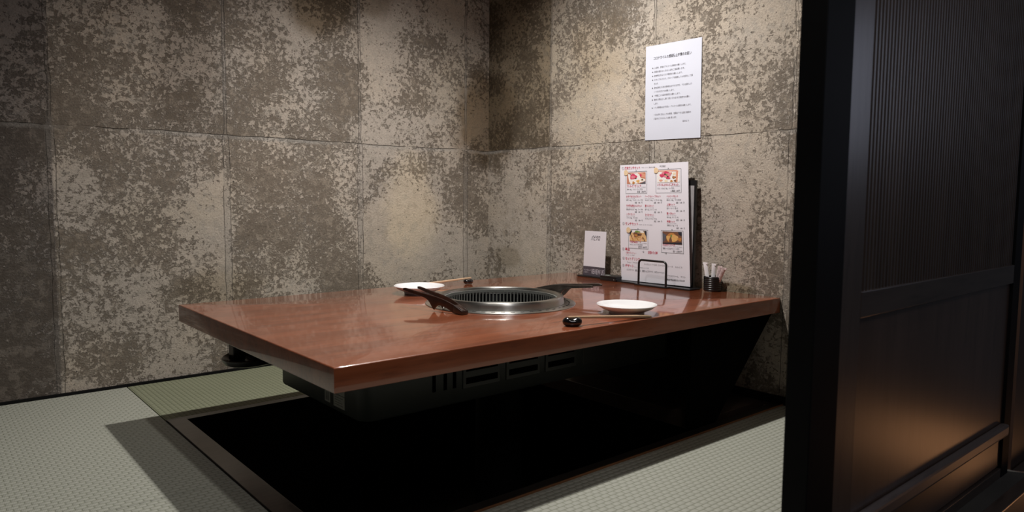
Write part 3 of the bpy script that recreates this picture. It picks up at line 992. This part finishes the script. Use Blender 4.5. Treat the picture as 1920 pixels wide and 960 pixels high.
CN = list(C); CM = [C[k] for k in CN]; ci = {k: i for i, k in enumerate(CN)}
for k, (u0, v0, u1, v1, *_r) in enumerate(cards):
    bm = bmesh.new(); q = .0045; qv = .0030
    S.rect(bm, u0, v0, u1, v0 + qv, .0005); S.rect(bm, u0, v1 - qv, u1, v1, .0005)
    S.rect(bm, u0, v0, u0 + q, v1, .0006); S.rect(bm, u1 - q, v0, u1, v1, .0006)
    um = (u0 + u1) / 2
    S.rect(bm, um - .006, v0 - .010, um + .006, v0 - .001, .0005)
    obj('card_frame', bm, FRAMEG, mn)
    bm = bmesh.new()
    pu0, pu1 = u0 + .02, u1 - .02; pv0, pv1 = v0 + .010, v0 + (v1 - v0) * (.56 if k < 2 else .60)
    W_, H_ = pu1 - pu0, pv1 - pv0

    def R(a, b, c_, d_, nm, dep=.0007): S.rect(bm, pu0 + W_ * a, pv0 + H_ * b, pu0 + W_ * c_, pv0 + H_ * d_, dep, ci[nm])
    def B(a, b, ra, rb, nm, dep=.0009, sd=0, amp=.15, rot=0): S.blob(bm, pu0 + W_ * a, pv0 + H_ * b, W_ * ra, H_ * rb, dep, ci[nm], sd, 14, amp, rot)
    def P(pts, nm, dep=.0008): S.poly(bm, [(pu0 + W_ * a, pv0 + H_ * b) for a, b in pts], dep, ci[nm])
    if k == 0:
        R(0, 0, 1, 1, 'terracotta')
        P([(.05, .12), (.62, .02), (.75, .52), (.13, .85)], 'white_dish')
        P([(.16, .84), (.78, .50), (.98, .60), (.98, .78), (.50, 1), (.2, 1)], 'white_dish')
        B(.35, .36, .19, .25, 'raw_red', .0010, 1); B(.33, .40, .11, .13, 'raw_pink', .0011, 2)
        P([(.10, .05), (.2, .12), (.24, .2), (.18, .18)], 'char', .0012); B(.48, .52, .05, .05, 'char', .0012, 3)
        P([(.55, .0), (.75, 0), (1, .2), (1, .5), (.8, .4)], 'salmon', .0009); B(.75, .25, .05, .12, 'raw_red', .0011, 1)
        B(.36, .90, .07, .12, 'fry', .0010, 1); B(.60, .78, .09, .13, 'fry_light', .0010, 4); B(.82, .66, .08, .11, 'cream', .0010, 0); B(.83, .66, .05, .07, 'char', .0011, 2)
        P([(.72, .97), (1, .78), (1, 1), (.72, 1)], 'slate', .0012)
    elif k == 1:
        R(0, 0, 1, 1, 'white_dish')
        P([(0, .0), (.9, 0), (.86, .12), (.05, .08)], 'salmon'); P([(.84, .05), (.94, .05), (.90, 1), (.82, 1)], 'salmon')
        for a, b, r_, sd, nm in ((.30, .25, .11, 1, 'raw_pink'), (.42, .22, .12, 2, 'raw_red'), (.22, .42, .11, 3, 'raw_red'), (.52, .35, .12, 4, 'raw_pink'), (.42, .50, .10, 5, 'raw_pink'), (.50, .62, .09, 6, 'raw_red'), (.33, .42, .09, 2, 'raw_pink'), (.60, .25, .07, 3, 'salmon')):
            B(a, b, r_, r_ * 1.2, nm, .0009 + .0001 * sd, sd)
        B(.36, .32, .04, .06, 'char', .0016, 2); B(.48, .52, .035, .06, 'char', .0016, 3); B(.43, .38, .04, .06, 'greens', .0017, 1)
        B(.76, .30, .06, .10, 'cream', .001, 1); B(.75, .60, .08, .11, 'brown_meat', .001, 2); B(.76, .58, .05, .07, 'fry', .0011, 2)
        B(.17, .82, .08, .09, 'salmon', .001, 3); B(.40, .88, .07, .08, 'cream', .001, 2); B(.64, .90, .06, .08, 'fry', .001, 1); B(.80, .88, .05, .09, 'brown_meat', .001, 4)
    elif k == 2:
        R(0, 0, 1, 1, 'noodle'); P([(0, .0), (.18, 0), (.02, .55), (0, .55)], 'bowl'); P([(1, 0), (.8, 0), (.96, .5), (1, .9)], 'bowl')
        P([(.18, 0), (.8, 0), (.9, .2), (.1, .2)], 'white_dish', .00075)
        rnd = random.Random(3)
        for i in range(26):
            B(rnd.uniform(.1, .9), rnd.uniform(.25, .95), rnd.uniform(.03, .08), rnd.uniform(.04, .10), rnd.choice(['fry_light', 'fry', 'noodle', 'cream', 'brown_meat', 'salmon']), .0009 + i * .00002, i, .3, rnd.uniform(0, 3))
        B(.45, .38, .24, .20, 'brown_meat', .0015, 2, .3); B(.40, .45, .10, .12, 'fry', .0016, 3, .3); B(.52, .36, .07, .08, 'char', .0016, 1, .3)
        B(.47, .10, .16, .09, 'greens', .0017, 1, .2)
    else:
        R(0, 0, 1, 1, 'brown_meat'); P([(0, .1), (.2, .3), (.15, .7), (0, .9)], 'slate'); P([(.8, .0), (1, 0), (1, .35), (.85, .25)], 'bowl')
        B(.50, .50, .30, .38, 'fry', .0009, 1, .08); B(.62, .52, .20, .28, 'fry_light', .0010, 2, .1); B(.30, .52, .10, .20, 'fry_light', .0010, 3, .15)
        B(.42, .68, .07, .22, 'brown_meat', .0011, 0, .1); B(.46, .36, .04, .12, 'greens', .0012, 3, .2); B(.88, .6, .1, .14, 'fry', .0010, 4)
        P([(0, .92), (1, .84), (1, 1), (0, 1)], 'bowl', .0012)
    obj('food_photo', bm, CM, mn)
    if k < 3:
        bm = bmesh.new(); S.blob(bm, u0 + .008, v0 + .008, .034, .024, .0021, 0, 1, 20, .05)
        obj('round_stamp', bm, STAMP, mn)

# ------------------------------------------------------------------ review card and little black box
cd = thing('review_card', 'small white card with dark purple lower band standing left of the menu', 'card', (-.06, -.785, TZ))
CO = Vector((.06, .785, -TZ))
K = Sheet(Vector((-.050, -.721, .552)) + CO, Vector((-.050, -.841, .552)) + CO, Vector((-.062, -.846, .3665)) + CO, Vector((-.062, -.724, .3665)) + CO)
bm = bmesh.new(); K.body(bm, .0016, 1, 1); obj('card', bm, CARDW, cd)
bm = bmesh.new(); K.rect(bm, 0, .795, 1, 1, .0004); obj('purple_band', bm, BANDC, cd)
bm = bmesh.new()
write(bm, K, 'パピクロ', .31, .200, .024, .40, slant=.30, bold=.012)
obj('black_lettering', bm, INK, cd)
bm = bmesh.new()
write(bm, K, 'REVIEW US', .41, .958, .030, .55, d=.0008)
write(bm, K, 'レビューお願いします', .05, .895, .008, .32, d=.0008)
write(bm, K, 'こちらから', .05, .945, .008, .20, d=.0008)
obj('pale_lettering', bm, INKP, cd)
bm = bmesh.new()
bx(bm, -.020, .022, -.072, .078, 0, .0065, bev=.0015)
obj('card_base', bm, BLACKP, cd, 30)

bb = thing('flat_box', 'flat black box on the table between the review card and the menu', 'box', (-.080, -.905, TZ))
bm = bmesh.new(); bx(bm, -.030, .040, -.044, .040, 0, .014, bev=.002); obj('box_body', bm, BLACKP, bb, 30)
bm = bmesh.new(); bx(bm, -.0305, .0405, -.0445, .0405, .0142, .019, bev=.0015); obj('lid', bm, BLACKP, bb, 30)
bm = bmesh.new(); bx(bm, -.012, .006, .010, .034, .0191, .0197, bev=.0002); o_ = obj('label_strip', bm, STICK, bb); o_['label'] = 'small grey strip on the lid'
bm = bmesh.new(); bx(bm, -.0312, -.0300, -.036, -.033, .006, .009); obj('screw', bm, STICK, bb)

# ------------------------------------------------------------------ toothpick cup
cup = thing('toothpick_cup', 'small black ribbed cup right of the menu on the table', 'cup', (-.036, -1.342, TZ))
cup.scale = (1.17, 1.17, 1.12)
prof = [(0, .0005), (.0250, .0005)]
for i in range(7):
    z = .003 + i * .0062
    prof += [(.0262, z), (.0272, z + .0015), (.0272, z + .0040), (.0262, z + .0055)]
prof += [(.0264, .0470), (.0252, .0478), (.0240, .0470), (.0238, .006), (0, .005)]
bm = bmesh.new(); lathe(bm, prof, (0, 0), 48); obj('cup_body', bm, BLACKP, cup, 30)


def sachet(px, py, lean_y, lean_x, L, m, label, wd=.0062, bend=.0):
    wd *= 1.15
    t = thing('paper_sachet', label, 'paper sachet', (-.036 + px, -1.340 + py, TZ + .007), 0, 'paper sachets in the black cup')
    bm = bmesh.new()
    R = []
    for i in range(13):
        s = i / 12
        w_ = wd * (1.0 if s < .9 else 1.0 + (s - .9) * 3.0); th = .0020 * (1.0 if s < .85 else max(.15, 1 - (s - .85) * 6))
        c = Vector((lean_x * s, lean_y * s + bend * math.sin(PI * s), L * s))
        R.append([bm.verts.new(c + Vector((th * math.sin(a) - .45 * w_ * math.cos(a), .9 * w_ * math.cos(a), 0))) for a in [2 * PI * k / 10 for k in range(10)]])
    for a, b in zip(R, R[1:]):
        for k in range(10): bm.faces.new((a[k], a[(k + 1) % 10], b[(k + 1) % 10], b[k]))
    bm.faces.new(R[0][::-1]); bm.faces.new(R[-1])
    obj('wrapper', bm, m, t, 50)
    bm = bmesh.new()
    c = Vector((lean_x, lean_y, L))
    bx(bm, c.x - .0008, c.x + .0008, c.y - wd * 1.35, c.y + wd * 1.35, c.z - .0062, c.z + .0008, bev=.0004)
    obj('crimped_end', bm, m, t)
    return t


sachet(-.003, .0115, .019, .002, .093, STICKW, 'white paper sachet leaning left in the black cup, leftmost')
sachet(-.003, -.0035, -.001, .004, .091, STICKW, 'upright white paper sachet in the middle of the black cup', .0058)
sachet(.004, -.0090, -.017, .004, .084, STICKP, 'pinkish printed paper sachet behind, just right of the upright one', .0062)
sachet(-.006, -.0160, -.034, .002, .080, STICKP, 'printed paper sachet leaning far right in the black cup', .0066)

# ------------------------------------------------------------------ notice on the wall
nt_ = thing('wall_notice', 'white paper notice with black text taped on the right wall above the menu', 'notice', (-.001, -1.117, .915))
NO = Vector((.001, 1.117, -.915))
Q = Sheet(Vector((-.0022, -.986, 1.278)) + NO, Vector((-.0030, -1.243, 1.274)) + NO, Vector((-.0034, -1.249, .913)) + NO, Vector((-.0022, -.991, .917)) + NO, .0008)
bm = bmesh.new(); Q.body(bm, .0007, 6, 10); obj('paper', bm, PAPER, nt_, 40)
bm = bmesh.new()
write(bm, Q, 'コロナウイルス感染防止対策のお願い', .150, .150, .013, .68, bold=.012)
obj('title', bm, INK, nt_)
bm = bmesh.new()
LN = [(.247, '入店時、手指のアルコール消毒をお願いします。', .57, 1), (.289, '体調の優れない方は入店をご遠慮願います。', .55, 1), (.331, '飲食時以外はマスク着用をお願いします。', .51, 1),
      (.373, 'スタッフもマスク、グローブを着用しての対応をして頂', .69, 1), (.415, 'きます。', .08, 0), (.457, '飲食店様とも言え感染防止ができますが、できる限りより', .68, 1),
      (.499, 'くつろげる方にもお願いします。', .37, 0), (.541, '一時間ごとの店内換気をお願いします。', .48, 1), (.583, '換気の際は少し寒く感じられますが換気をお願い', .65, 1),
      (.625, 'します。', .08, 0), (.667, 'トイレ使用後は必ず手洗い・アルコール消毒をお願いします。', .67, 1),
      (.742, '一日も早く安心してお食事、営業ができる様に皆様の', .67, 0), (.784, 'ご協力をどうぞよろしくお願い致します。', .42, 0)]
for v, tx, wd, b_ in LN:
    write(bm, Q, tx, .165, v, .0082, wd, mat=1)
    if b_: Q.blob(bm, .135, v - .008, .0095, .0062, .0006, 0, 0, 12, .02)
obj('body_text', bm, [INK, INKG], nt_)
bm = bmesh.new()
write(bm, Q, '店主より', .80, .828, .0075, None, mat=1, right=True)
obj('signature', bm, [INK, INKG], nt_)
